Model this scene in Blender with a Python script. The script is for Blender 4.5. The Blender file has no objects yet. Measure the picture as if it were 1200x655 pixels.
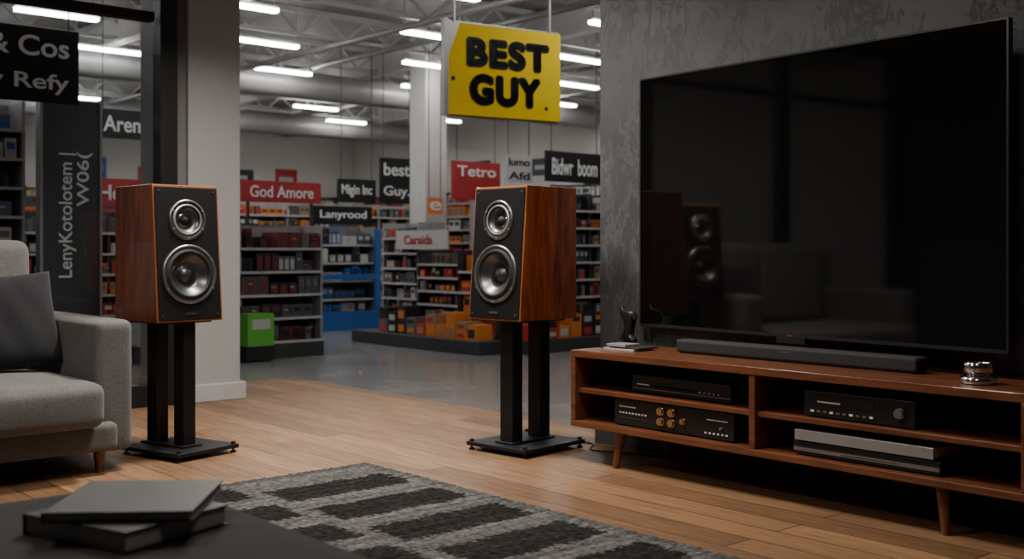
import bpy, bmesh, math, random
from mathutils import Matrix, Vector
random.seed(7)
S = bpy.context.scene
COL = S.collection
R = math.radians

# ------------------------------------------------------------ materials
def new_mat(name):
    m = bpy.data.materials.new(name); m.use_nodes = True
    nt = m.node_tree
    return m, nt, nt.nodes['Principled BSDF']

def mix(nt, fac, a, b, mode='MIX'):
    n = nt.nodes.new('ShaderNodeMix'); n.data_type = 'RGBA'; n.blend_type = mode
    for sock, v in ((n.inputs[0], fac), (n.inputs[6], a), (n.inputs[7], b)):
        if hasattr(v, 'is_output'): nt.links.new(v, sock)
        elif isinstance(v, (int, float)): sock.default_value = v
        else: sock.default_value = (*v, 1) if len(v) == 3 else v
    return n.outputs[2]

def coords(nt, scale=(1, 1, 1)):
    tc = nt.nodes.new('ShaderNodeTexCoord'); mp = nt.nodes.new('ShaderNodeMapping')
    mp.inputs['Scale'].default_value = scale
    nt.links.new(tc.outputs['Object'], mp.inputs['Vector'])
    return mp.outputs['Vector']

def noise(nt, vec, scale, detail=4, rough=.5, dist=0):
    n = nt.nodes.new('ShaderNodeTexNoise')
    n.inputs['Scale'].default_value = scale; n.inputs['Detail'].default_value = detail
    n.inputs['Roughness'].default_value = rough; n.inputs['Distortion'].default_value = dist
    nt.links.new(vec, n.inputs['Vector'])
    return n.outputs['Fac']

def ramp(nt, fac, stops):
    r = nt.nodes.new('ShaderNodeValToRGB')
    el = r.color_ramp.elements
    while len(el) < len(stops): el.new(.5)
    for e, (p, c) in zip(el, stops):
        e.position = p; e.color = (*c, 1) if not isinstance(c, (int, float)) else (c, c, c, 1)
    nt.links.new(fac, r.inputs['Fac'])
    return r.outputs['Color']

def bump(nt, bsdf, h, strength=.3, dist=.01):
    b = nt.nodes.new('ShaderNodeBump')
    b.inputs['Strength'].default_value = strength; b.inputs['Distance'].default_value = dist
    nt.links.new(h, b.inputs['Height']); nt.links.new(b.outputs['Normal'], bsdf.inputs['Normal'])

def plain(name, c, rough=.5, metal=0, emit=0, coat=0, var=.12, spec=.5):
    m, nt, b = new_mat(name)
    if emit:
        b.inputs['Emission Color'].default_value = (*c, 1); b.inputs['Emission Strength'].default_value = emit
        b.inputs['Base Color'].default_value = (*c, 1)
    else:
        f = noise(nt, coords(nt), 9, 3)
        nt.links.new(mix(nt, f, [x * (1 - var) for x in c], [min(1, x * (1 + var)) for x in c]), b.inputs['Base Color'])
    b.inputs['Roughness'].default_value = rough; b.inputs['Metallic'].default_value = metal
    b.inputs['Coat Weight'].default_value = coat
    b.inputs['Specular IOR Level'].default_value = spec
    return m

def wood(name, dark, light, scale=(1, 1, 1), rough=.35, coat=.15, ns=6):
    m, nt, b = new_mat(name)
    v = coords(nt, scale)
    f = noise(nt, v, ns, 6, .6, .6)
    f2 = noise(nt, v, ns * 7, 3, .6)
    c = ramp(nt, f, [(.3, dark), (.7, light)])
    c2 = ramp(nt, f2, [(.3, .65), (.65, 1.0)])
    nt.links.new(mix(nt, .7, c, c2, 'MULTIPLY'), b.inputs['Base Color'])
    b.inputs['Roughness'].default_value = rough; b.inputs['Coat Weight'].default_value = coat
    bump(nt, b, f2, .08, .002)
    return m

def fabric(name, a, bcol, sc=260, rough=.95, strength=.5):
    m, nt, b = new_mat(name)
    v = coords(nt)
    f = noise(nt, v, sc, 2, .7)
    g = noise(nt, v, 5, 3)
    c = ramp(nt, f, [(.35, a), (.65, bcol)])
    c2 = ramp(nt, g, [(.3, .85), (.7, 1.0)])
    nt.links.new(mix(nt, 1, c, c2, 'MULTIPLY'), b.inputs['Base Color'])
    b.inputs['Roughness'].default_value = rough
    b.inputs['Sheen Weight'].default_value = .12
    b.inputs['Specular IOR Level'].default_value = .2
    bump(nt, b, f, strength, .003)
    return m

BLACK = plain('black_satin', (.012, .012, .013), .4)
BLACKM = plain('black_powdercoat', (.010, .010, .012), .5, .3)
DGRAY = plain('dark_gray_plastic', (.035, .036, .04), .45)
SILVER = plain('brushed_silver', (.55, .55, .56), .28, 1)
CHROME = plain('chrome', (.75, .75, .76), .12, 1)
GOLD = plain('copper_gold', (.75, .5, .28), .25, 1)
WHITE = plain('white_paint', (.62, .62, .61), .6)
BASEB = plain('baseboard_gray', (.42, .42, .425), .55)
WHITET = plain('white_print', (.8, .8, .8), .6)
WALNUT_V = wood('walnut_veneer', (.100, .020, .007), (.33, .080, .024), (5, 5, .6), .25, .35, 5)
WALNUT_E = wood('walnut_edge', (.26, .08, .028), (.40, .15, .055), (5, 5, .6), .35, .2, 5)
WALNUT_H = wood('walnut_console', (.10, .031, .013), (.23, .080, .033), (.7, 6, 6), .33, .2, 5)
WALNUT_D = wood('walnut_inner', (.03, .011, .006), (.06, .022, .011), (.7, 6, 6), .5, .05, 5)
SOFA = fabric('sofa_fabric', (.092, .092, .092), (.20, .198, .194))
PILLOW = fabric('pillow_fabric', (.012, .013, .015), (.034, .036, .041), 300)
OTTO = fabric('ottoman_fabric', (.010, .010, .011), (.026, .026, .029), 300)

# ------------------------------------------------------------ mesh builder
class MB:
    def __init__(s): s.v = []; s.f = []; s.m = []; s.sm = []
    def add(s, vs, fs, mi=0, smooth=False, M=None):
        o = len(s.v)
        for p in vs: s.v.append(tuple(M @ Vector(p)) if M else tuple(p))
        for f in fs: s.f.append([i + o for i in f]); s.m.append(mi); s.sm.append(smooth)
    def box(s, x0, x1, y0, y1, z0, z1, mi=0, M=None):
        vs = [(x0, y0, z0), (x1, y0, z0), (x1, y1, z0), (x0, y1, z0), (x0, y0, z1), (x1, y0, z1), (x1, y1, z1), (x0, y1, z1)]
        fs = [(0, 3, 2, 1), (4, 5, 6, 7), (0, 1, 5, 4), (1, 2, 6, 5), (2, 3, 7, 6), (3, 0, 4, 7)]
        s.add(vs, fs, mi, False, M)
    def bar(s, a, b, w, mi=0):
        a = Vector(a); b = Vector(b); d = b - a
        M = Matrix.Translation(a) @ d.to_track_quat('Z', 'Y').to_matrix().to_4x4()
        s.box(-w / 2, w / 2, -w / 2, w / 2, 0, d.length, mi, M)
    def lathe(s, prof, M=None, seg=48):
        o = len(s.v); n = len(prof)
        vs = []
        for r, h, _ in prof:
            r = max(r, 1e-4)
            for k in range(seg):
                a = 2 * math.pi * k / seg
                vs.append((r * math.cos(a), r * math.sin(a), h))
        for i in range(n - 1):
            fs = []
            for k in range(seg):
                k2 = (k + 1) % seg
                fs.append((i * seg + k, i * seg + k2, (i + 1) * seg + k2, (i + 1) * seg + k))
            s.f += [[q + o for q in f] for f in fs]; s.m += [prof[i][2]] * seg; s.sm += [True] * seg
        for p in vs: s.v.append(tuple(M @ Vector(p)) if M else p)
    def cyl(s, r, z0, z1, mi=0, M=None, seg=24, r2=None):
        r2 = r if r2 is None else r2
        vs = [(r * math.cos(2 * math.pi * k / seg), r * math.sin(2 * math.pi * k / seg), z0) for k in range(seg)]
        vs += [(r2 * math.cos(2 * math.pi * k / seg), r2 * math.sin(2 * math.pi * k / seg), z1) for k in range(seg)]
        s.add(vs, [tuple(range(seg))[::-1], tuple(range(seg, 2 * seg))], mi, False, M)
        s.add(vs, [(k, (k + 1) % seg, seg + (k + 1) % seg, seg + k) for k in range(seg)], mi, True, M)
    def build(s, name, mats, parent=None, bevel=0, seg=2):
        me = bpy.data.meshes.new(name); me.from_pydata(s.v, [], s.f); me.update()
        for m in mats: me.materials.append(m)
        for p, mi, sm in zip(me.polygons, s.m, s.sm): p.material_index = mi; p.use_smooth = sm
        o = bpy.data.objects.new(name, me); COL.objects.link(o)
        if parent: o.parent = parent
        if bevel:
            b = o.modifiers.new('bevel', 'BEVEL'); b.width = bevel; b.segments = seg; b.limit_method = 'ANGLE'
            b.angle_limit = R(50); b.harden_normals = False
        return o

def empty(name, loc=(0, 0, 0), rz=0):
    e = bpy.data.objects.new(name, None); COL.objects.link(e)
    e.empty_display_size = .1; e.location = loc; e.rotation_euler = (0, 0, rz)
    return e

def box_obj(name, x0, x1, y0, y1, z0, z1, m, bevel=0):
    b = MB(); b.box(x0, x1, y0, y1, z0, z1); return b.build(name, [m], None, bevel)

def text(parent, name, body, loc, rot, w, h, m, bold=.01, track=1, heavy=0):
    """heavy > 0: thick strokes, laid as overlapping copies of the letter outlines"""
    c = bpy.data.curves.new(name, 'FONT'); c.body = body; c.size = 1; c.offset = bold
    c.align_x = 'CENTER'; c.align_y = 'CENTER'; c.extrude = .004; c.space_character = track
    c.materials.append(m)
    o = bpy.data.objects.new(name, c); COL.objects.link(o)
    bpy.context.view_layer.update()
    d = o.dimensions.copy()
    cx = sum(p[0] for p in o.bound_box) / 8; cy = sum(p[1] for p in o.bound_box) / 8
    sx, sy = (w - 2 * heavy) / max(d.x, .01), (h - 2 * heavy) / max(d.y, .01)
    B = rot.to_4x4() @ Matrix.Diagonal((sx, sy, 1, 1)) @ Matrix.Translation((-cx, -cy, 0))
    o.parent = parent
    o.matrix_basis = Matrix.Translation(loc) @ B
    if heavy:
        k = 0
        for a in range(0, 360, 30):
            for q in (1, .5):
                off = rot @ Vector((q * heavy * math.cos(R(a)), q * heavy * math.sin(R(a)), 0))
                c2 = bpy.data.objects.new(name + '_stroke', c); COL.objects.link(c2); c2.parent = parent
                c2.matrix_basis = Matrix.Translation(Vector(loc) + off) @ B
    return o
from mathutils import Euler
ROT_F = Euler((R(90), 0, 0)).to_matrix()             # faces local -Y
ROT_FV = ROT_F @ Euler((0, 0, R(90))).to_matrix()    # same, reading upward

def rounded_box(name, size, r, m, parent=None, loc=(0, 0, 0), puff=(0, 0, 0), rot=(0, 0, 0), n=20):
    bm = bmesh.new(); bmesh.ops.create_cube(bm, size=2)
    bmesh.ops.subdivide_edges(bm, edges=bm.edges[:], cuts=n, use_grid_fill=True)
    hx, hy, hz = [s / 2 for s in size]
    def sp(t): return math.copysign(1 - (1 - abs(t)) ** 1.5, t)
    for v in bm.verts:
        u = Vector((sp(v.co.x), sp(v.co.y), sp(v.co.z)))
        p = Vector((u.x * hx, u.y * hy, u.z * hz))
        q = Vector((max(-hx + r, min(hx - r, p.x)), max(-hy + r, min(hy - r, p.y)), max(-hz + r, min(hz - r, p.z))))
        d = p - q
        if d.length > 1e-6: p = q + d.normalized() * r
        fx, fy, fz = 1 - u.x ** 2, 1 - u.y ** 2, 1 - u.z ** 2
        p.x += puff[0] * u.x * fy * fz; p.y += puff[1] * u.y * fx * fz; p.z += puff[2] * u.z * fx * fy
        v.co = p
    me = bpy.data.meshes.new(name); bm.to_mesh(me); bm.free()
    for p in me.polygons: p.use_smooth = True
    me.materials.append(m)
    o = bpy.data.objects.new(name, me); COL.objects.link(o)
    o.location = loc; o.rotation_euler = rot
    if parent: o.parent = parent
    return o

# ------------------------------------------------------------ room shell
def floor_wood():
    m, nt, b = new_mat('oak_planks')
    v = coords(nt)
    br = nt.nodes.new('ShaderNodeTexBrick')
    nt.links.new(v, br.inputs['Vector'])
    br.inputs['Scale'].default_value = 1
    br.inputs['Brick Width'].default_value = 1.7; br.inputs['Row Height'].default_value = .15
    br.inputs['Mortar Size'].default_value = .003; br.inputs['Mortar Smooth'].default_value = .2
    br.inputs['Color1'].default_value = (.40, .225, .112, 1); br.inputs['Color2'].default_value = (.21, .110, .053, 1)
    br.inputs['Mortar'].default_value = (.03, .016, .009, 1)
    br.offset = .37; br.offset_frequency = 2
    g = noise(nt, coords(nt, (1.2, 22, 1)), 3, 8, .65, .8)
    g2 = noise(nt, coords(nt, (.8, 4, 1)), 2, 3)
    c = mix(nt, .9, br.outputs['Color'], ramp(nt, g, [(.3, .42), (.6, 1.0)]), 'MULTIPLY')
    c = mix(nt, .6, c, ramp(nt, g2, [(.3, .6), (.7, 1.0)]), 'MULTIPLY')
    nt.links.new(c, b.inputs['Base Color'])
    rr = ramp(nt, g, [(.3, .5), (.7, .38)])
    nt.links.new(rr, b.inputs['Roughness'])
    inv = nt.nodes.new('ShaderNodeInvert'); nt.links.new(br.outputs['Fac'], inv.inputs['Color'])
    bump(nt, b, inv.outputs['Color'], .3, .002)
    return m

def plaster():
    m, nt, b = new_mat('gray_plaster')
    v = coords(nt)
    a = noise(nt, v, 1.6, 8, .62, .4)
    r1 = noise(nt, coords(nt, (1.4, 1, .7)), 4.5, 9, .75, .5)
    c = ramp(nt, a, [(.3, (.036, .040, .046)), (.7, (.066, .070, .077))])
    ridge = ramp(nt, r1, [(.50, 0.0), (.53, 1.0), (.56, 0.0)])
    c2 = mix(nt, ridge, c, (.13, .135, .144))
    nt.links.new(mix(nt, .5, c, c2), b.inputs['Base Color'])
    b.inputs['Roughness'].default_value = .6
    add = mix(nt, .5, a, ridge, 'ADD')
    bump(nt, b, add, .45, .012)
    return m

def concrete():
    m, nt, b = new_mat('polished_concrete')
    v = coords(nt)
    a = noise(nt, v, 1.3, 8, .6, .5)
    nt.links.new(ramp(nt, a, [(.3, (.18, .178, .175)), (.7, (.25, .248, .245))]), b.inputs['Base Color'])
    nt.links.new(ramp(nt, a, [(.3, .16), (.7, .24)]), b.inputs['Roughness'])
    return m

PAINT = plain('gray_wall_paint', (.34, .34, .345), .7, var=.04)
PAINTD = plain('dark_wall_paint', (.07, .07, .075), .7, var=.06)
STOREW = plain('store_wall_paint', (.64, .62, .58), .75, var=.04)
DECK = plain('roof_deck', (.24, .24, .235), .8)
STEEL = plain('white_steel', (.5, .5, .485), .6)

box_obj('floor', -7.63, 1.5, -2.2, 4.45, -.012, 0, floor_wood())
box_obj('floor_store', -20.3, 1.5, -4, 13.3, -.1, -.0125, concrete())
box_obj('wall_back', -4.01, 1.5, 4.14, 4.45, 0, 3.05, plaster())
box_obj('wall_right', 1.5, 1.6, -4, 13.3, -.1, 3.7, PAINTD)
box_obj('wall_front', -6.9, 1.5, -2.3, -2.2, -.012, 3.05, PAINTD)
box_obj('wall_left', -7.55, -6.79, 3.18, 3.55, 0, 3.05, PAINT, .006)
box_obj('ceiling', -7.63, 1.5, -2.3, 4.45, 3.05, 3.25, plain('ceiling_paint', (.3, .3, .3), .8))
box_obj('wall_store_far', -20.4, -20.3, -4, 13.3, -.1, 3.66, STOREW)
box_obj('wall_store_side', -20.3, 1.5, 13.3, 13.4, -.1, 3.66, STOREW)
box_obj('wall_store_near', -20.3, 1.5, -4.1, -4, -.1, 3.66, STOREW)
box_obj('ceiling_store', -20.4, 1.6, -4.1, 13.4, 3.66, 3.75, DECK)
b = MB(); b.box(-7.57, -6.76, 3.16, 3.58, 0, .115)
b.build('baseboard_left', [BASEB], None, .006)
box_obj('baseboard_back', -4.03, 1.5, 4.121, 4.139, 0, .1, PAINTD)
b = MB(); b.box(-7.0, -6.83, 3.10, 3.18, 0, 3.05); b.build('recess_shade_strip_1', [plain('shadow_gray', (.16, .16, .165), .6)])  # darker gray paints in the shade of the column's recessed side

# glazed partition (left)
def glass():
    m, nt, bs = new_mat('tinted_glass')
    nt.nodes.remove(bs)
    t = nt.nodes.new('ShaderNodeBsdfTransparent'); t.inputs[0].default_value = (.80, .815, .83, 1)
    g = nt.nodes.new('ShaderNodeBsdfGlossy'); g.inputs['Roughness'].default_value = .03
    mx = nt.nodes.new('ShaderNodeMixShader'); mx.inputs[0].default_value = .05
    nt.links.new(t.outputs[0], mx.inputs[1]); nt.links.new(g.outputs[0], mx.inputs[2])
    nt.links.new(mx.outputs[0], nt.nodes['Material Output'].inputs[0])
    return m
w = empty('window_1', (-6.79, 0, 0))
b = MB()
for y0 in (2.985, 1.25, -.5, -2.2): b.box(-.10, .02, y0, y0 + .115, 0, 3.05)
b.box(-.1, 0, -2.2, 2.96, 0, .14); b.box(-.09, -.01, -2.2, 2.96, 2.45, 2.51); b.box(-.1, 0, -2.2, 2.96, 2.98, 3.05)
b.build('frame', [BLACKM], w, .004)
b = MB(); b.add([(-.05, -2.1, .12), (-.05, 3.0, .12), (-.05, 3.0, 3.0), (-.05, -2.1, 3.0)], [(0, 1, 2, 3)])
b.build('pane', [glass()], w)

# ------------------------------------------------------------ store roof
b = MB()
x = -20.0
while x < -4.5:
    b.box(x - .03, x + .03, -4, 13.3, 3.60, 3.655); b.box(x - .025, x + .025, -4, 13.3, 3.34, 3.38)
    y = -1.5
    while y < 13:
        b.bar((x, y, 3.36), (x, y + .3, 3.62), .03); b.bar((x, y + .3, 3.62), (x, y + .6, 3.36), .03); y += .6
    x += 1.55
for y in (1.2, 4.9, 8.4, 11.6):
    b.box(-20.3, 1.4, y - .07, y + .07, 3.30, 3.33); b.box(-20.3, 1.4, y - .01, y + .01, 3.33, 3.6); b.box(-20.3, 1.4, y - .07, y + .07, 3.57, 3.6)
b.build('roof_trusses', [STEEL])
M = Matrix.Rotation(R(-90), 4, 'X')
DUCT = plain('duct_metal', (.36, .36, .36), .45, .3)
b = MB()
for xx in (-12.75, -16.95):
    b.cyl(.18, 0, 15, 0, Matrix.Translation((xx, -2, 3.15)) @ M, 28)
b.build('ventilation_duct', [DUCT])
b = MB(); M2 = Matrix.Rotation(R(90), 4, 'Y')
for yy, zz in ((2.0, 3.3), (3.2, 3.27), (6.6, 3.24), (7.4, 3.3), (9.7, 3.27)): b.cyl(.035, 0, 15, 0, Matrix.Translation((-20, yy, zz)) @ M2, 12)
b.build('sprinkler_pipes', [DUCT])

TUBE = plain('tube_light', (1, .975, .94), .5, 0, 34)
ROWS = [(-7.6, 0), (-9.2, 1), (-10.7, 0), (-12.25, 1), (-13.6, 0), (-15.1, 1), (-16.4, 0), (-18.2, 1)]
FIX = [(x, y + (1.1 if k else 0)) for x, k in ROWS for y in (-.8, 1.5, 3.7, 5.9, 8.1, 10.6)]
FIX += [(-5.6, 6.3), (-5.6, 8.7), (-3.4, 6.3), (-3.4, 8.7), (-5.6, 11.2)]  # extra tubes out of view, added to brighten the front shelves
for x, y in FIX:
    e = empty('tube_light_fixture', (x, y, 3.20))
    b = MB(); b.box(-.04, .04, -.38, .38, 0, .03); b.build('diffuser', [TUBE], e)
    b = MB(); b.box(-.03, .03, -.40, .40, .031, .056)
    for q in (-.36, .36): b.box(-.006, .006, q - .006, q + .006, .056, .46)
    b.build('housing', [STEEL], e)

# store column
b = MB(); b.box(-11.38, -11.05, 8.3, 8.63, -.0125, 3.66); b.box(-11.42, -11.01, 8.26, 8.67, -.0125, .9)
b.build('support_column', [WHITE])

# ------------------------------------------------------------ store shelving
PAL = {
 'k': plain('pack_black', (.02, .02, .022), .4), 'g': plain('pack_gray', (.13, .13, .135), .5),
 'w': plain('pack_white', (.45, .45, .44), .5), 'r': plain('pack_red', (.42, .035, .03), .45),
 'b': plain('pack_blue', (.02, .11, .38), .45), 'o': plain('pack_orange', (.62, .19, .03), .45),
 'n': plain('pack_green', (.1, .42, .05), .45), 'm': plain('pack_maroon', (.14, .025, .035), .5),
 't': plain('pack_tan', (.3, .2, .12), .5), 's': plain('pack_slate', (.06, .075, .1), .5),
 'c': plain('pack_cyan', (.04, .3, .4), .5), 'y': plain('pack_yellow', (.6, .42, .05), .5)}
PK = list(PAL); PM = [PAL[k] for k in PK]
FR_D = plain('fixture_charcoal', (.035, .036, .04), .5); FR_L = plain('fixture_light', (.30, .30, .30), .5)
RAIL = plain('price_rail', (.45, .45, .44), .4)

def gondola(loc, facing, L, H, D=.4, levels=5, pal='kkggwr', frame='d', base=.16, wide=(.07, .2), rails=True, lab='wwkgrskg'):
    """local -Y is the shopping side"""
    e = empty('store_shelf_unit', loc, facing)
    fm = FR_D if frame == 'd' else FR_L
    b = MB()
    b.box(-L / 2, L / 2, D - .03, D, 0, H)
    b.box(-L / 2, L / 2, 0, D, 0, base, 2)
    n = max(1, round(L / .8))
    for i in range(n + 1):
        xx = -L / 2 + L * i / n
        b.box(xx - .012, xx + .012, D - .36 if D > .36 else .01, D, base, H)
    gap = (H - base) / levels
    g = MB()
    for l in range(levels):
        z = base + gap * l
        if l: b.box(-L / 2, L / 2, .03, D - .03, z - .012, z)
        if rails: b.box(-L / 2, L / 2, .02 if l else -.004, .03 if l else 0, z - .022, z + .002, 1)
        xx = -L / 2 + .03
        while xx < L / 2 - .05:
            wd = random.uniform(*wide)
            if xx + wd > L / 2 - .02: break
            if random.random() < .93:
                hh = gap * random.uniform(.45, .88); c = PK.index(random.choice(pal))
                rep = random.choice((1, 1, 2, 3)); yo = random.choice((0, 0, .03, .07))
                c2 = PK.index(random.choice(lab)); f0 = random.choice((.12, .45)); 
                for _ in range(rep):
                    if xx + wd > L / 2 - .02: break
                    g.box(xx, xx + wd, .04 + yo, D - .06, z, z + hh, c)
                    g.box(xx + wd * .15, xx + wd * .85, .037 + yo, .04 + yo, z + hh * f0, z + hh * .8, c2)
                    if random.random() < .4: g.box(xx + wd * .2, xx + wd * .6, .035 + yo, .037 + yo, z + hh * .55, z + hh * .65, PK.index(random.choice('wkro')))
                    xx += wd + .006
            else: xx += wd
            xx += .008
    b.build('frame', [fm, RAIL, FR_D], e)
    g.build('boxed_goods', PM, e)
    return e

FX = R(90)   # shopping side faces +X
def gx(X, y0, y1, H, **k): return gondola((X - 0.0, (y0 + y1) / 2, -.0125), FX, y1 - y0, H, **k)
def gy(Y, x0, x1, H, **k): return gondola(((x0 + x1) / 2, Y, -.0125), 0, x1 - x0, H, **k)

gx(-9.15, 3.95, 5.66, 1.24, levels=5, pal='kkksggmms', frame='l', wide=(.05, .12), lab='kgwkmsksm')
gx(-11.85, 7.15, 8.12, 1.3, levels=5, pal='bbkwks', frame='l', wide=(.05, .14), lab='wbwk')
gy(7.03, -10.2, -9.55, 1.3, levels=7, pal='kgwstk', frame='l', wide=(.03, .07))
gy(7.03, -9.54, -8.85, 1.0, levels=6, pal='kkgtkrw', frame='d', wide=(.04, .10), lab='wkgrto')
gy(7.03, -8.84, -8.25, 1.0, levels=4, pal='ootkor', frame='d', wide=(.08, .18), lab='wkorto')
gx(-8.22, 7.45, 9.3, 1.6, levels=8, pal='kkgtrwso', frame='d', wide=(.03, .09))
gx(-8.85, 1.4, 2.82, 2.15, levels=9, pal='wwwwggwcs', frame='l', wide=(.07, .15), D=.4, lab='gwwgsb')
gx(-10.8, 3.3, 5.2, 1.38, levels=6, pal='kgwsrkbo', frame='d', wide=(.04, .1))
gx(-13.6, 3.4, 6.6, 1.6, levels=7, pal='kgwrstoy', wide=(.05, .12), lab='wkgrsoy')
gx(-14.2, 7.4, 10.6, 1.7, levels=8, pal='kgwrsotk', frame='l', wide=(.05, .12))
gx(-16.6, 4.2, 8.4, 1.8, levels=7, pal='kgwrsbty')
gx(-19.8, 3.2, 12.6, 2.1, levels=8, pal='kgwsrtoy', wide=(.08, .2))
gy(12.8, -19.2, -7.2, 2.1, levels=8, pal='kgwsroyt', wide=(.08, .2))
gx(-11.0, 9.3, 12.2, 1.75, levels=9, pal='kgwrtoww', frame='l', wide=(.04, .1))
gy(9.6, -10.4, -8.8, 1.6, levels=8, pal='rokgwy', wide=(.04, .1))

# long low plinth display in front of central island
b = MB(); b.box(-10.3, -8.1, 6.72, 7.02, -.0125, .12); b.box(-8.21, -7.9, 7.05, 9.2, -.0125, .12)
b.build('display_plinth', [FR_D], None, .01)
b = MB()
random.seed(11)
def stack(x0, y0, ax, n, cs):
    for i in range(n):
        z = .12
        for k in range(random.choice((1, 2, 2))):
            h = random.uniform(.08, .15); c = PK.index(random.choice(cs[i])); w = .15
            if ax == 'x':
                b.box(x0 + i * .165, x0 + i * .165 + w, y0, y0 + .2, z, z + h, c); b.box(x0 + i * .165 + .02, x0 + i * .165 + w - .03, y0 - .003, y0, z + .02, z + h * .7, PK.index(random.choice('wktro')))
            else:
                b.box(x0 - .2, x0, y0 + i * .165, y0 + i * .165 + w, z, z + h, c); b.box(x0, x0 + .003, y0 + i * .165 + .02, y0 + i * .165 + w - .03, z + .02, z + h * .7, PK.index(random.choice('wktro')))
            z += h + .001
stack(-9.85, 6.78, 'x', 10, ['kg', 'kt', 'k', 'gk', 'kr', 'ot', 'o', 'or', 'ot', 'o']); stack(-7.94, 7.12, 'y', 12, ['ro', 'o', 'r', 'or', 'ok', 'kr', 'rk', 'o', 'kg', 'r', 'k', 'ok'])
b.build('stacked_boxes', PM)

b = MB()
b.box(-9.12, -8.96, 4.76, 5.02, .13, .42, 6); b.box(-8.959, -8.955, 4.80, 4.98, .28, .37, 2)
b.box(-9.13, -8.97, 4.75, 5.03, .0, .129, 0)
b.build('green_box', PM)
b = MB(); b.box(-11.83, -11.79, 7.12, 7.2, -.0125, 1.25, 4); b.box(-11.83, -11.79, 8.06, 8.14, -.0125, 1.25, 4); b.box(-11.83, -11.79, 7.2, 8.06, .62, .68, 4)
b.box(-11.83, -11.77, 7.1, 8.15, -.0125, .22, 4)
b.build('blue_display_frame', PM)

# posters on the far store wall
b = MB()
for y0, wd, z0, hh, c in ((6.7, .5, 2.25, .35, 9), (7.6, .3, 2.3, .4, 4), (8.5, .8, 2.25, .3, 3), (10.2, .7, 2.3, .3, 0), (11.4, .5, 2.25, .4, 3)):
    b.box(-20.298, -20.28, y0, y0 + wd, z0, z0 + hh, c); b.box(-20.279, -20.275, y0 + wd * .15, y0 + wd * .8, z0 + hh * .35, z0 + hh * .6, 2)
for x0, wd, z0, hh, c in ((-18.2, .8, 2.3, .35, 3), (-16.4, .7, 2.25, .4, 0), (-14.6, .9, 2.3, .3, 9)):
    b.box(x0, x0 + wd, 13.28, 13.298, z0, z0 + hh, c); b.box(x0 + wd * .15, x0 + wd * .8, 13.275, 13.279, z0 + hh * .35, z0 + hh * .6, 2)
b.build('wall_posters', PM)

# ------------------------------------------------------------ signs
S_K = plain('sign_black', (.014, .015, .017), .4, spec=.3); S_R = plain('sign_red', (.42, .03, .033), .45)
S_G = plain('sign_slate', (.05, .054, .06), .5); S_W = plain('sign_white', (.5, .5, .5), .5)
S_O = plain('sign_orange', (.7, .22, .05), .5)
def sign(X, y0, y1, z0, z1, m, lines, tm=WHITET, hang=True, ang=0, th=.03, rods_to=3.66, face=FX, stand=None):
    L = y1 - y0
    cx, cy = (X, (y0 + y1) / 2)
    e = empty('store_sign', (cx, cy, 0), face + ang)
    b = MB(); b.box(-L / 2, L / 2, 0, th, z0, z1)
    if hang:
        for q in (-L * .4, L * .4): b.box(q - .004, q + .004, th * .3, th * .3 + .008, z1, rods_to, 1)
    if stand is not None:
        for q in (-L * .4, L * .4): b.box(q - .012, q + .012, th, th + .024, stand, z1, 1)
    b.build('panel', [m, FR_D], e)
    n = len(lines); hh = (z1 - z0) / n
    for i, t in enumerate(lines):
        if t: text(e, 'lettering_%d' % (i + 1), t, (0, -.001, z1 - hh * (i + .5)), ROT_F, L * .8, hh * .55, tm, .015)
    return e
sign(-8.16, 2.28, 2.975, 2.05, 2.58, S_K, ['& Cos', 'v Refy'])
sign(-10.95, 4.18, 4.72, 2.11, 2.40, S_K, ['Arem'])
sign(-10.85, 4.1, 4.68, 1.42, 1.70, S_R, ['Home'], hang=False, stand=1.37)
sign(-9.3, 4.876, 5.72, 1.44, 1.64, S_R, ['God Amore'], hang=False, stand=1.23)
sign(-11.9, 7.22, 8.08, 1.31, 1.54, S_K, ['Lanyrood'], hang=False, stand=1.288)
sign(-12.0, 8.28, 8.80, 1.6, 2.2, S_K, ['best', 'Guy.'])
sign(-12.05, 7.66, 8.24, 1.6, 1.9, S_K, ['Migin Inc'])
sign(-10.5, 8.29, 9.05, 1.60, 2.07, S_R, ['Tetro', ''])
sign(-9.5, 8.9, 9.85, 1.80, 2.16, S_K, ['Bidwr  boom'])
sign(-9.7, 8.45, 8.86, 1.78, 2.10, S_W, ['lumo', 'Afd'], tm=S_K)
sign(-10.6, 8.0, 8.22, 1.42, 1.62, S_O, ['e'])
# angled white header on the island
e = empty('store_sign', (-9.35, 7.0, 0), 0)
b = MB(); b.box(-.5, .4, 0, .02, 1.0, 1.2); b.box(-.4, -.37, .02, .04, .98, 1.2, 1); b.box(.3, .33, .02, .04, .98, 1.2, 1)
b.build('panel', [S_W, FR_D], e); text(e, 'lettering', 'Caraida', (-.1, -.001, 1.1), ROT_F, .5, .1, S_R, .02)
# tall vertical banner panel
e = empty('banner_panel', (-8.6, 3.08, -.0125), FX)
b = MB(); b.box(-.215, .215, 0, .08, 0, 2.15); b.box(-.235, -.215, -.01, .09, 0, 2.17, 1); b.box(.215, .235, -.01, .09, 0, 2.17, 1)
b.build('panel', [S_G, FR_L], e)
text(e, 'lettering_1', 'LenyKotolotem |', (-.03, -.001, 1.27), ROT_FV, .95, .13, WHITET, .01)
text(e, 'lettering_2', 'W06(', (.1, -.001, 1.55), ROT_FV, .42, .12, WHITET, .01)

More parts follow.
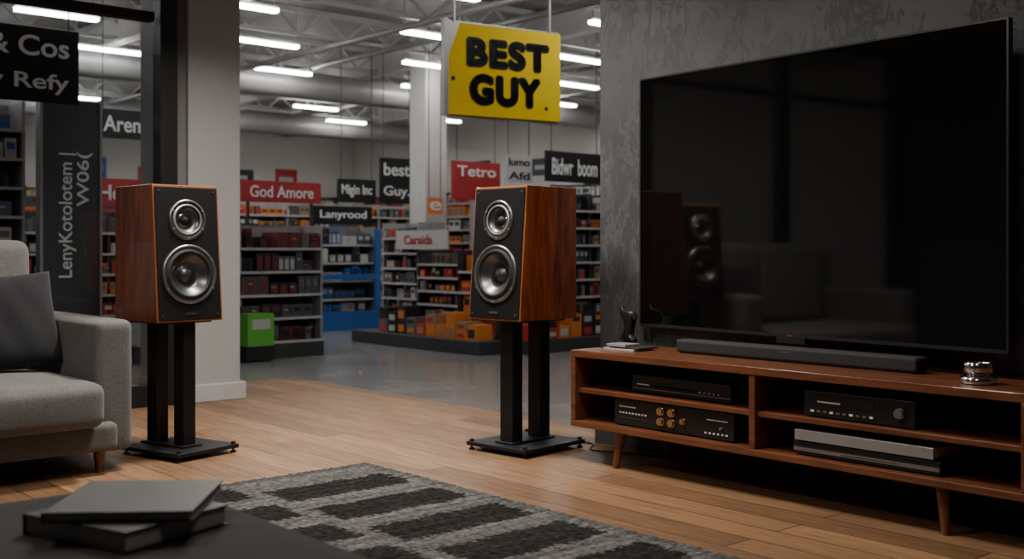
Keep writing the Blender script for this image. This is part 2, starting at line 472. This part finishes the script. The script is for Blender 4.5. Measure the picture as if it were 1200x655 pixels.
# the yellow hanging sign
e = empty('yellow_hanging_sign', (-6.33, 4.92, 1.98), R(80))
YEL = plain('sign_yellow', (.86, .60, .006), .6, var=.03, spec=.15)
b = MB()
b.box(.03, 1.01, 0, .035, 0, .67, 0)
b.box(0, .035, -.006, .05, -.01, .69, 1)
b.box(.0, 1.02, .036, .05, -.01, .69, 1)
b.add([(.035, -.004, .67), (.035, -.004, .42), (.13, -.004, .67)], [(0, 1, 2)], 1)
b.cyl(.016, 0, .004, 2, Matrix.Translation((.075, -.001, .26)) @ Matrix.Rotation(R(90), 4, 'X'))
for q in (.1, .93): b.box(q - .006, q + .006, .02, .032, .67, 1.68, 1)
b.build('panel', [YEL, plain('sign_edge', (.3, .3, .3), .4, .5), S_K], e)
text(e, 'lettering_1', 'BEST', (.545, -.001, .465), ROT_F, .72, .225, S_K, .0, 1.14, .020)
text(e, 'lettering_2', 'GUY', (.52, -.001, .195), ROT_F, .62, .235, S_K, .0, 1.14, .020)
b = MB(); b.cyl(.014, 0, .003, 0, Matrix.Translation((.88, -.001, .09)) @ Matrix.Rotation(R(90), 4, 'X'), 16)
b.build('dot', [S_K], e)

# ------------------------------------------------------------ loudspeakers + stands
BAF = plain('baffle_black', (.006, .006, .007), .55, spec=.25)
RING = plain('driver_ring', (.26, .265, .28), .32, .9)
RUB = plain('rubber', (.010, .010, .010), .55)
CONE = plain('cone_metal', (.14, .145, .155), .34, .85)
CONEL = plain('cone_light', (.42, .43, .44), .35, .7)
SPH, SPW = .655, .35
TILT = math.atan(.05 / SPH)
def front_y(z): return -.222 + .05 * z / SPH
def face_M(x, z, out=0):
    return Matrix.Translation((x, front_y(z) - out, z)) @ Matrix.Rotation(R(90) - TILT, 4, 'X')
ZT, ZW = SPH * .745, SPH * .345
def speaker(loc, rz):
    e = empty('bookshelf_speaker', loc, rz)
    w = SPW / 2
    b = MB()
    b.add([(-w, -.222, 0), (w, -.222, 0), (w, .195, 0), (-w, .195, 0), (-w, -.172, SPH), (w, -.172, SPH), (w, .195, SPH), (-w, .195, SPH)],
          [(0, 3, 2, 1), (4, 5, 6, 7), (0, 1, 5, 4), (1, 2, 6, 5), (2, 3, 7, 6), (3, 0, 4, 7)])
    b.m[2] = 1
    cab = b.build('cabinet', [WALNUT_V, WALNUT_E], e)
    b = MB(); g = .011
    b.add([(-w + g, front_y(g) - .006, g), (w - g, front_y(g) - .006, g), (w - g, front_y(g) + .004, g), (-w + g, front_y(g) + .004, g),
           (-w + g, front_y(SPH - g) - .006, SPH - g), (w - g, front_y(SPH - g) - .006, SPH - g), (w - g, front_y(SPH - g) + .004, SPH - g), (-w + g, front_y(SPH - g) + .004, SPH - g)],
          [(0, 3, 2, 1), (4, 5, 6, 7), (0, 1, 5, 4), (1, 2, 6, 5), (2, 3, 7, 6), (3, 0, 4, 7)])
    baf = b.build('baffle', [BAF], e)
    c = MB(); c.cyl(.078, -.07, .05, 0, face_M(0, ZT), 48); c.cyl(.122, -.07, .05, 0, face_M(0, ZW), 48)
    cut = c.build('cutter', [BAF])
    cut.parent = e
    bpy.context.view_layer.update()
    for o in (cab, baf):
        md = o.modifiers.new('cut', 'BOOLEAN'); md.operation = 'DIFFERENCE'; md.object = cut; md.solver = 'EXACT'
        bpy.context.view_layer.update()
        me = bpy.data.meshes.new_from_object(o.evaluated_get(bpy.context.evaluated_depsgraph_get()))
        o.modifiers.clear(); o.data = me
    bpy.data.objects.remove(cut)
    for o, wd in ((cab, .004), (baf, .0015)):
        md = o.modifiers.new('bevel', 'BEVEL'); md.width = wd; md.segments = 2; md.limit_method = 'ANGLE'; md.angle_limit = R(60)
    d = MB()
    d.lathe([(.098, .006, 0), (.097, .011, 0), (.090, .013, 1), (.084, .012, 1), (.082, .010, 1), (.076, .009, 3), (.073, .014, 3), (.066, .013, 1), (.060, .004, 2),
             (.034, -.022, 4), (.032, -.018, 4), (.028, -.018, 1), (.022, -.008, 1), (.012, -.002, 1), (0, 0, 1)], face_M(0, ZT), 56)
    d.lathe([(.143, .006, 0), (.142, .013, 0), (.133, .016, 0), (.127, .011, 1), (.120, .012, 1), (.112, .020, 1), (.103, .018, 1), (.097, .008, 2),
             (.07, -.016, 2), (.045, -.034, 2), (.044, -.032, 1), (.042, -.030, 2), (.03, -.018, 2), (.015, -.012, 2), (0, -.010, 2)], face_M(0, ZW), 64)
    for z, r in ((ZT, .089), (ZW, .137)):
        for k in range(6):
            a = R(30 + 60 * k)
            d.cyl(.0045, .010, .0165, 3, face_M(0, z) @ Matrix.Translation((r * math.cos(a), r * math.sin(a), 0)), 10)
    d.build('drivers', [RING, RUB, CONE, CONEL, CHROME], e)
    t = MB()
    M = face_M(0, .038)
    t.box(-.028, .028, -.006, .006, .005, .008, 0, M)
    for sx in (-1, 1):
        for zz in (.03, SPH - .03): t.cyl(.006, .004, .008, 0, face_M(sx * (w - .03), zz), 12)
    t.build('badge_and_screws', [SILVER], e)
    t = MB(); t.box(-.05, .05, .195, .199, .12, .22, 0)
    for q in (-.02, .02): t.cyl(.009, 0, .02, 1, Matrix.Translation((q, .199, .17)) @ Matrix.Rotation(R(-90), 4, 'X'), 12)
    t.build('terminals', [BLACK, GOLD], e)
    return e
def stand(loc, rz, px=0, py=0, w=.19, d=.22, hw=.042):
    """px, py: offset of the pillars on the base plate"""
    e = empty('speaker_stand', loc, rz)
    b = MB()
    b.box(-w, w, -d, d, .022, .042)
    b.box(px - .13, px + .13, py - .15, py + .15, .641, .653)
    b.box(px - hw, px + hw, py - .145, py - .07, .042, .641); b.box(px - hw, px + hw, py + .06, py + .135, .042, .641)
    b.box(px - .06, px + .06, py - .165, min(d, py + .155), .042, .052)
    b.build('frame', [BLACKM], e, .004)
    b = MB()
    for x in (-w + .02, w - .02):
        for y in (-d + .02, d - .02):
            M = Matrix.Translation((x, y, 0))
            b.cyl(.014, 0, .010, 0, M, 16); b.cyl(.006, .010, .022, 0, M, 12); b.cyl(.012, .042, .054, 0, M, 16)
    b.build('spikes', [BLACK], e)
    return e
def placed(px, py, loc, rz):
    c, s = math.cos(rz), math.sin(rz)
    return (loc[0] + c * px - s * py, loc[1] + s * px + c * py, .6532)
AL, AR = R(94.5), R(5.5)
SL = (-5.16, 2.375); SR = (-4.135, 3.735)
stand((*SL, 0), R(104), -.015, .055, .185, .215, .036); speaker(placed(-.03, .07, SL, AL), AL)
stand((*SR, 0), AR, 0, 0, .20, .225); speaker(placed(.0, -.01, SR, AR), AR)

# ------------------------------------------------------------ media console
cx0, cx1, cyf, cyb = -3.74, -1.60, 3.66, 4.115
e = empty('tv_console', (cx0, cyf, 0)); W = cx1 - cx0; D = cyb - cyf
b = MB()
b.box(0, W, 0, D, .495, .527); b.box(0, W, 0, D, .17, .198)
b.box(0, .03, .002, D, .198, .495); b.box(W - .03, W, .002, D, .198, .495)
b.box(1.02, 1.05, .004, D, .198, .495)
b.box(.03, 1.02, .02, D, .328, .35); b.box(1.05, W - .03, .02, D, .328, .35)
b.build('carcass', [WALNUT_H], e, .003)
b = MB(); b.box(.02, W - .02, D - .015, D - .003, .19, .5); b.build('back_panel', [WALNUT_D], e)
b = MB()
for lx in (.27, W / 2, W - .33):
    for ly, s in ((.06, -1), (D - .06, 1)):
        if s < 0 and abs(lx - W / 2) < .1: continue
        sx = -1 if lx < W / 2 - .1 else (1 if lx > W / 2 + .1 else 0)
        M = Matrix.Translation((lx + sx * .02, ly + s * .015, 0)) @ Matrix.Shear('XY', 4, (-sx * .12, -s * .09))
        b.cyl(.014, 0, .17, 0, M, 16, .026)
b.build('legs', [WALNUT_H], e)

# ------------------------------------------------------------ hi-fi units
def unit(name, x0, x1, y0, y1, z0, h, body=BLACK, face=BLACK, draw=None):
    e = empty(name, (x0, y0, z0)); w = x1 - x0; d = y1 - y0
    b = MB(); b.box(0, w, .008, d, .008, h); b.box(-.002, w + .002, 0, .01, .006, h + .002, 1)
    for px in (.04, w - .04):
        for py in (.04, d - .04): b.cyl(.015, 0, .009, 0, Matrix.Translation((px, py, 0)), 12)
    b.build('case', [body, face], e, .002)
    if draw:
        g = MB(); draw(g, w, h); g.build('controls', [SILVER, GOLD, DGRAY, WHITET, plain('display_glass', (.01, .012, .016), .1)], e)
    return e
def kn(g, x, z, r, mi, l=.014): 
    M = Matrix.Translation((x, 0, z)) @ Matrix.Rotation(R(90), 4, 'X')
    g.cyl(r * 1.15, 0, l * .4, mi, M, 24); g.cyl(r, l * .4, l, mi, M, 24)
def d_dvd(g, w, h):
    g.box(.12, .36, -.002, 0, .035, .045, 4); g.box(.03, .10, -.002, 0, h * .5, h * .5 + .004, 3)
    for i in range(5): kn(g, w - .16 + i * .025, h * .45, .004, 0, .005)
    g.box(.0, w, -.001, 0, h * .28, h * .28 + .002, 0)
def d_amp(g, w, h):
    for i in range(2):
        for j in range(2): kn(g, w * .42 + i * .062, h * .38 + j * .045, .016, 1, .02)
    kn(g, w * .42 + .125, h * .5, .012, 1, .018)
    g.box(.03, .13, -.002, 0, h * .72, h * .76, 3); g.box(.03, .2, -.002, 0, h * .3, h * .34, 2)
    for i in range(9): g.box(.03 + i * .019, .04 + i * .019, -.002, 0, h * .48, h * .54, 3)
    for i in range(6): g.box(w - .15 + i * .022, w - .14 + i * .022, -.002, 0, h * .2, h * .26, 3)
    g.box(w - .14, w - .03, -.002, 0, h * .68, h * .72, 3); kn(g, w - .06, h * .45, .006, 0)
def d_rcv(g, w, h):
    g.box(.05, .30, -.002, 0, h * .5, h * .85, 4); kn(g, w - .055, h * .55, .017, 0, .02)
    for i in range(10): g.box(.03 + i * .028, .045 + i * .028, -.004, 0, h * .22, h * .3, 3 if i % 3 == 0 else 0)
    g.box(.06, .16, -.003, -.002, h * .6, h * .66, 3)
def d_flat(g, w, h):
    g.box(.0, w, -.003, 0, h * .35, h * .62, 0); g.box(w * .35, w * .75, -.004, -.003, h * .44, h * .5, 2)
unit('dvd_player', -3.42, -2.87, 3.74, 4.0, .3501, .08, draw=d_dvd)
unit('stereo_amplifier', -3.50, -2.83, 3.71, 4.03, .1981, .12, draw=d_amp)
unit('av_receiver', -2.49, -2.03, 3.71, 4.03, .3501, .10, draw=d_rcv)
unit('disc_player', -2.53, -1.93, 3.70, 4.02, .1981, .052, draw=d_flat)
unit('disc_player', -2.52, -1.95, 3.69, 4.0, .2525, .045, body=plain('aluminium', (.55, .55, .56), .4, .4), face=plain('aluminium_face', (.4, .4, .41), .35, .6))

# soundbar
e = empty('soundbar', (-3.31, 3.91, .5271))
b = MB(); b.box(0, 1.18, 0, .09, .004, .062); b.build('body', [plain('soundbar_cloth', (.018, .018, .02), .8)], e, .012, 4)
b = MB(); b.box(.02, 1.16, .01, .08, 0, .006); b.box(.56, .62, -.001, .0, .04, .045, 1); b.build('foot', [BLACK, SILVER], e)

# television, swivelled a few degrees on its wall mount
TW, TH = 1.88, 1.215
e = empty('television', (-3.69, 4.09, .622), R(-3.4))
SCR, nt, bs = new_mat('screen_glass')
f = noise(nt, coords(nt), .8, 2); nt.links.new(ramp(nt, f, [(.3, .0025), (.7, .004)]), bs.inputs['Base Color'])
bs.inputs['Roughness'].default_value = .045; bs.inputs['IOR'].default_value = 1.75
b = MB(); b.box(0, TW, .004, .03, 0, TH); b.build('housing', [BLACK], e, .003)
b = MB(); b.add([(.008, 0, .014), (TW - .008, 0, .014), (TW - .008, 0, TH - .008), (.008, 0, TH - .008)], [(0, 1, 2, 3)])
b.build('screen', [SCR], e)
b = MB(); t = .008
b.box(0, TW, -.003, .004, 0, .014); b.box(0, TW, -.003, .004, TH - t, TH); b.box(0, t, -.003, .004, .014, TH - t); b.box(TW - t, TW, -.003, .004, .014, TH - t)
b.build('bezel', [plain('bezel', (.05, .05, .055), .3, .6)], e)
b = MB(); b.box(TW / 2 - .1, TW / 2 + .05, -.004, .03, -.026, 0); b.box(.6, 1.3, .03, .075, .3, .9); b.box(TW / 2 - .04, TW / 2 - .01, -.005, -.003, .004, .009, 1)
b.build('mount', [BLACK, plain('red_logo', (.25, .02, .02), .5)], e)

# ------------------------------------------------------------ decor on console
b = MB(); b.box(-3.66, -3.47, 3.80, 3.93, .5271, .5351, 0); b.box(-3.63, -3.45, 3.81, 3.95, .5352, .5432, 1); b.box(-3.64, -3.52, 3.80, 3.90, .5433, .556, 2)
b.build('magazine_stack', [S_W, DGRAY, plain('magazine_gray', (.3, .3, .31), .4)], None, .001)
def skin(name, pts, edges, m, loc, sub=2):
    me = bpy.data.meshes.new(name); me.from_pydata([p[0] for p in pts], edges, []); me.update()
    o = bpy.data.objects.new(name, me); COL.objects.link(o); o.location = loc
    o.modifiers.new('skin', 'SKIN')
    for i, p in enumerate(pts):
        o.data.skin_vertices[0].data[i].radius = (p[1], p[1])
        o.data.skin_vertices[0].data[i].use_root = (i == 0)
    s = o.modifiers.new('sub', 'SUBSURF'); s.levels = sub; s.render_levels = sub
    me.materials.append(m); return o
skin('abstract_figurine', [((0, 0, .024), .034), ((-.012, 0, .06), .030), ((.012, 0, .10), .026), ((-.006, 0, .135), .033), ((-.038, 0, .165), .020), ((-.05, 0, .198), .010),
      ((.03, 0, .155), .018), ((.045, 0, .125), .013), ((.05, 0, .019), .018), ((-.045, 0, .016), .016)],
     [(0, 1), (1, 2), (2, 3), (3, 4), (4, 5), (3, 6), (6, 7), (0, 8), (0, 9)], BLACK, (-3.68, 4.0, .5275))
b = MB()
b.lathe([(0, 0, 0), (.056, 0, 0), (.062, .004, 0), (.062, .022, 0), (.052, .026, 0), (.038, .028, 0), (.037, .036, 0), (.048, .040, 0), (.048, .074, 0), (.044, .076, 0), (.041, .068, 0), (.040, .048, 0), (0, .048, 0)])
o = b.build('metal_candle_holder', [CHROME]); o.location = (-1.845, 3.81, .5275)

# speaker cable
c = bpy.data.curves.new('speaker_cable', 'CURVE'); c.dimensions = '3D'; c.bevel_depth = .004
sp = c.splines.new('BEZIER'); P = [(-4.10, 4.0, .006), (-4.0, 4.06, .006), (-3.86, 3.93, .006), (-3.72, 3.98, .006), (-3.55, 4.05, .006)]
sp.bezier_points.add(len(P) - 1)
for bp, p in zip(sp.bezier_points, P): bp.co = p; bp.handle_left_type = bp.handle_right_type = 'AUTO'
c.materials.append(BLACK); o = bpy.data.objects.new('speaker_cable', c); COL.objects.link(o)

# ------------------------------------------------------------ sofa (faces +X)
e = empty('sofa', (0, 0, 0))
rounded_box('base', (.96, 1.72, .13), .03, SOFA, e, (-5.36, 1.10, .165))
rounded_box('arm', (.98, .175, .59), .035, SOFA, e, (-5.41, 1.955, .385), (0, .006, .006))
rounded_box('arm_2', (.98, .175, .59), .035, SOFA, e, (-5.41, .245, .385), (0, .006, .006))
rounded_box('seat_cushion', (.86, .765, .195), .05, SOFA, e, (-5.20, 1.482, .322), (.012, 0, .02))
rounded_box('seat_cushion_2', (.86, .765, .195), .05, SOFA, e, (-5.20, .715, .322), (.012, 0, .02))
rounded_box('backrest', (.14, 1.70, .80), .05, SOFA, e, (-5.85, .95, .615))
rounded_box('back_cushion', (.14, .72, .63), .055, SOFA, e, (-5.715, 1.475, .725), (.015, 0, .01), (0, R(-3), 0))
rounded_box('back_cushion_2', (.14, .72, .63), .055, SOFA, e, (-5.715, .745, .725), (.015, 0, .01), (0, R(-3), 0))
b = MB()
for lx in (-4.96, -5.76):
    for ly in (.25, 1.90): b.cyl(.016, 0, .105, 0, Matrix.Translation((lx, ly, 0)), 16, .026)
b.build('legs', [WALNUT_H], e)

def pillow(name, s, t, m, loc, rot):
    n = 28; vs = []; fs = []
    for side in (1, -1):
        for i in range(n + 1):
            for j in range(n + 1):
                u = -1 + 2 * i / n; v = -1 + 2 * j / n
                k = 1 - .05 * (1 - v * v) * u * u - .05 * (1 - u * u) * v * v
                th = ((1 - u ** 4) * (1 - v ** 4)) ** .5 * t / 2 * (1 - .12 * (u * u + v * v))
                wr = .004 * math.sin(9 * u + 4 * v) * (1 - u * u) * (1 - v * v)
                vs.append((side * (th + .002) + wr, u * s / 2 * k, v * s / 2 * k))
    N = (n + 1) ** 2
    for i in range(n):
        for j in range(n):
            a = i * (n + 1) + j; q = (a, a + 1, a + n + 2, a + n + 1)
            fs.append(q[::-1]); fs.append(tuple(N + x for x in q))
    me = bpy.data.meshes.new(name); me.from_pydata(vs, [], fs)
    bm = bmesh.new(); bm.from_mesh(me); bmesh.ops.remove_doubles(bm, verts=bm.verts[:], dist=.0045); bmesh.ops.recalc_face_normals(bm, faces=bm.faces[:]); bm.to_mesh(me); bm.free()
    for p in me.polygons: p.use_smooth = True
    me.materials.append(m)
    o = bpy.data.objects.new(name, me); COL.objects.link(o); o.location = loc; o.rotation_euler = rot
pillow('throw_pillow', .46, .15, PILLOW, (-5.40, 1.635, .665), (R(4), R(-20), R(-4)))

# ------------------------------------------------------------ ottoman + books
def rrect(w, d, r, n=10):
    p = []
    for cx, cy, a0 in ((w / 2 - r, d / 2 - r, 0), (-w / 2 + r, d / 2 - r, 90), (-w / 2 + r, -d / 2 + r, 180), (w / 2 - r, -d / 2 + r, 270)):
        for k in range(n + 1):
            a = R(a0 + 90 * k / n); p.append((cx + r * math.cos(a), cy + r * math.sin(a)))
    return p
e = empty('ottoman', (-2.24, .71, 0))
b = MB(); prof = [(-.02, .08), (0, .10), (0, .34), (-.006, .36), (-.022, .385), (-.05, .398), (-.10, .404)]
n = len(rrect(1, 1, .2)); o0 = []
for off, z in prof: o0 += [(x, y, z) for x, y in rrect(1.16 + 2 * off, 1.11 + 2 * off, .20 + off)]
fs = [(i * n + k, i * n + (k + 1) % n, (i + 1) * n + (k + 1) % n, (i + 1) * n + k) for i in range(len(prof) - 1) for k in range(n)]
b.add(o0, fs, 0, True); b.add([o0[k] for k in range((len(prof) - 1) * n, len(prof) * n)], [tuple(range(n))], 0, True)
b.add([o0[k] for k in range(n)], [tuple(range(n))[::-1]], 0)
b.build('cushioned_body', [OTTO], e)
b = MB()
for x in (-.42, .42):
    for y in (-.4, .4): b.cyl(.016, 0, .082, 0, Matrix.Translation((x, y, 0)), 16, .024)
b.build('legs', [WALNUT_H], e)

PAGES = plain('book_pages', (.42, .40, .37), .8)
def book(loc, rz, w, d, h, cm):
    e = empty('book', loc, rz); b = MB()
    b.box(-w / 2, w / 2, -d / 2, d / 2, 0, .004); b.box(-w / 2, w / 2, -d / 2, d / 2, h - .004, h); b.box(-w / 2, -w / 2 + .004, -d / 2, d / 2, 0, h)
    b.box(-w / 2 + .004, w / 2 - .005, -d / 2 + .005, d / 2 - .005, .004, h - .004, 1)
    b.build('cover_and_pages', [cm, PAGES], e, .0012)
    return e
book((-2.31, .945, .4045), R(48.6 - 30), .31, .28, .044, plain('book_cover_dark', (.018, .019, .021), .5))
book((-2.325, .975, .4490), R(48.6 + 3), .30, .31, .022, plain('book_cover_gray', (.045, .047, .051), .45))

# ------------------------------------------------------------ rug
def rug():
    x0, x1, y0, y1 = -4.30, -1.55, 1.30, 2.89; st = .010
    nx = int((x1 - x0) / st); ny = int((y1 - y0) / st)
    vs = []; cols = []
    rnd = random.Random(3)
    bars = []
    for (ya, yb, off) in ((2.21, 2.80, .16), (1.36, 2.14, .0)):
        xx = x0 + .10 + off
        while xx < x1 - .2:
            bars.append((xx, xx + .235, ya, yb, .020)); xx += .38
    for i in range(nx + 1):
        row = rnd.uniform(.6, 1.2)
        e1 = rnd.uniform(-.012, .012)
        for j in range(ny + 1):
            x = x0 + i * st; y = y0 + j * st
            jx = x + rnd.uniform(-.014, .014) + .006 * math.sin(y * 23); jy = y + rnd.uniform(-.014, .014) + e1
            c = .155 * rnd.uniform(.45, 1.5)
            for (a, b_, c0, c1, v) in bars:
                if a < jx < b_ and c0 < jy < c1: c = v * rnd.uniform(.5, 2.2); break
            else:
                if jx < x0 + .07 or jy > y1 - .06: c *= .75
            c *= row
            edge = (i in (0, nx) or j in (0, ny))
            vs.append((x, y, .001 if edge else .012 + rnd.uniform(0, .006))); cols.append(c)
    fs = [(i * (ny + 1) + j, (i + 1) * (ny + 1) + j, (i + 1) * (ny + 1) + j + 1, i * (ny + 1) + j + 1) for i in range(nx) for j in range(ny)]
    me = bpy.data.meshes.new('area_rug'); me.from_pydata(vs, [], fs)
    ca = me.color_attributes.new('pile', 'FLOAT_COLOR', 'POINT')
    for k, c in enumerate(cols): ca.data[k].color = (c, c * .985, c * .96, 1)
    m, nt, b = new_mat('rug_pile')
    at = nt.nodes.new('ShaderNodeAttribute'); at.attribute_name = 'pile'
    f = noise(nt, coords(nt), 220, 2, .7)
    nt.links.new(mix(nt, .8, at.outputs['Color'], ramp(nt, f, [(.3, .55), (.7, 1.0)]), 'MULTIPLY'), b.inputs['Base Color'])
    b.inputs['Roughness'].default_value = 1; b.inputs['Specular IOR Level'].default_value = .1
    bump(nt, b, f, .8, .006)
    me.materials.append(m); o = bpy.data.objects.new('area_rug', me); COL.objects.link(o)
rug()

# ------------------------------------------------------------ room lights
def panel_light(x, y, pw, size=.45, col=(1, .92, .82), z=3.05, spread=180):
    e = empty('ceiling_light', (x, y, z))
    b = MB(); b.box(-size / 2 - .03, size / 2 + .03, -size / 2 - .03, size / 2 + .03, -.03, -.001)
    b.build('housing', [WHITE], e)
    l = bpy.data.lights.new('lamp', 'AREA'); l.shape = 'SQUARE'; l.size = size; l.energy = pw; l.color = col
    l.spread = R(spread)
    o = bpy.data.objects.new('lamp', l); COL.objects.link(o); o.location = (0, 0, -.034); o.parent = e
panel_light(-4.8, 2.9, 92, spread=140)
panel_light(-3.1, 2.5, 44, spread=150)
panel_light(-3.7, .3, 38)
panel_light(-1.2, 1.6, 10)
# added spotlight outside the view, there only to brighten the hanging sign
sp0 = Vector((-4.4, 5.9, 3.42)); tgt = Vector((-6.25, 5.4, 2.3))
e = empty('sign_fill_spot', sp0)
q = (tgt - sp0).to_track_quat('-Z', 'Y')
b = MB(); M = q.to_matrix().to_4x4()
b.cyl(.05, -.02, .14, 0, M, 20); b.box(-.008, .008, -.008, .008, .0, .235)
b.build('fill_spot_head', [BLACKM], e)
l = bpy.data.lights.new('lamp', 'SPOT'); l.energy = 48; l.spot_size = R(48); l.spot_blend = .5; l.shadow_soft_size = .04; l.color = (1, .96, .9)
o = bpy.data.objects.new('lamp', l); COL.objects.link(o); o.parent = e; o.rotation_mode = 'QUATERNION'; o.rotation_quaternion = q
o.location = (tgt - sp0).normalized() * .04

wd = bpy.data.worlds.new('World'); S.world = wd; wd.use_nodes = True
wd.node_tree.nodes['Background'].inputs[0].default_value = (.5, .55, .6, 1)
wd.node_tree.nodes['Background'].inputs[1].default_value = .1

# ------------------------------------------------------------ camera
cd = bpy.data.cameras.new('camera'); cam = bpy.data.objects.new('camera', cd); COL.objects.link(cam)
cam.location = (0, 0, 1.0); cam.rotation_euler = (R(90), 0, math.asin(.7505))
cd.lens = 39; cd.sensor_width = 36; cd.shift_y = -.0296; cd.clip_start = .05
cd.dof.use_dof = True; cd.dof.focus_distance = 4.7; cd.dof.aperture_fstop = 2.6
S.camera = cam
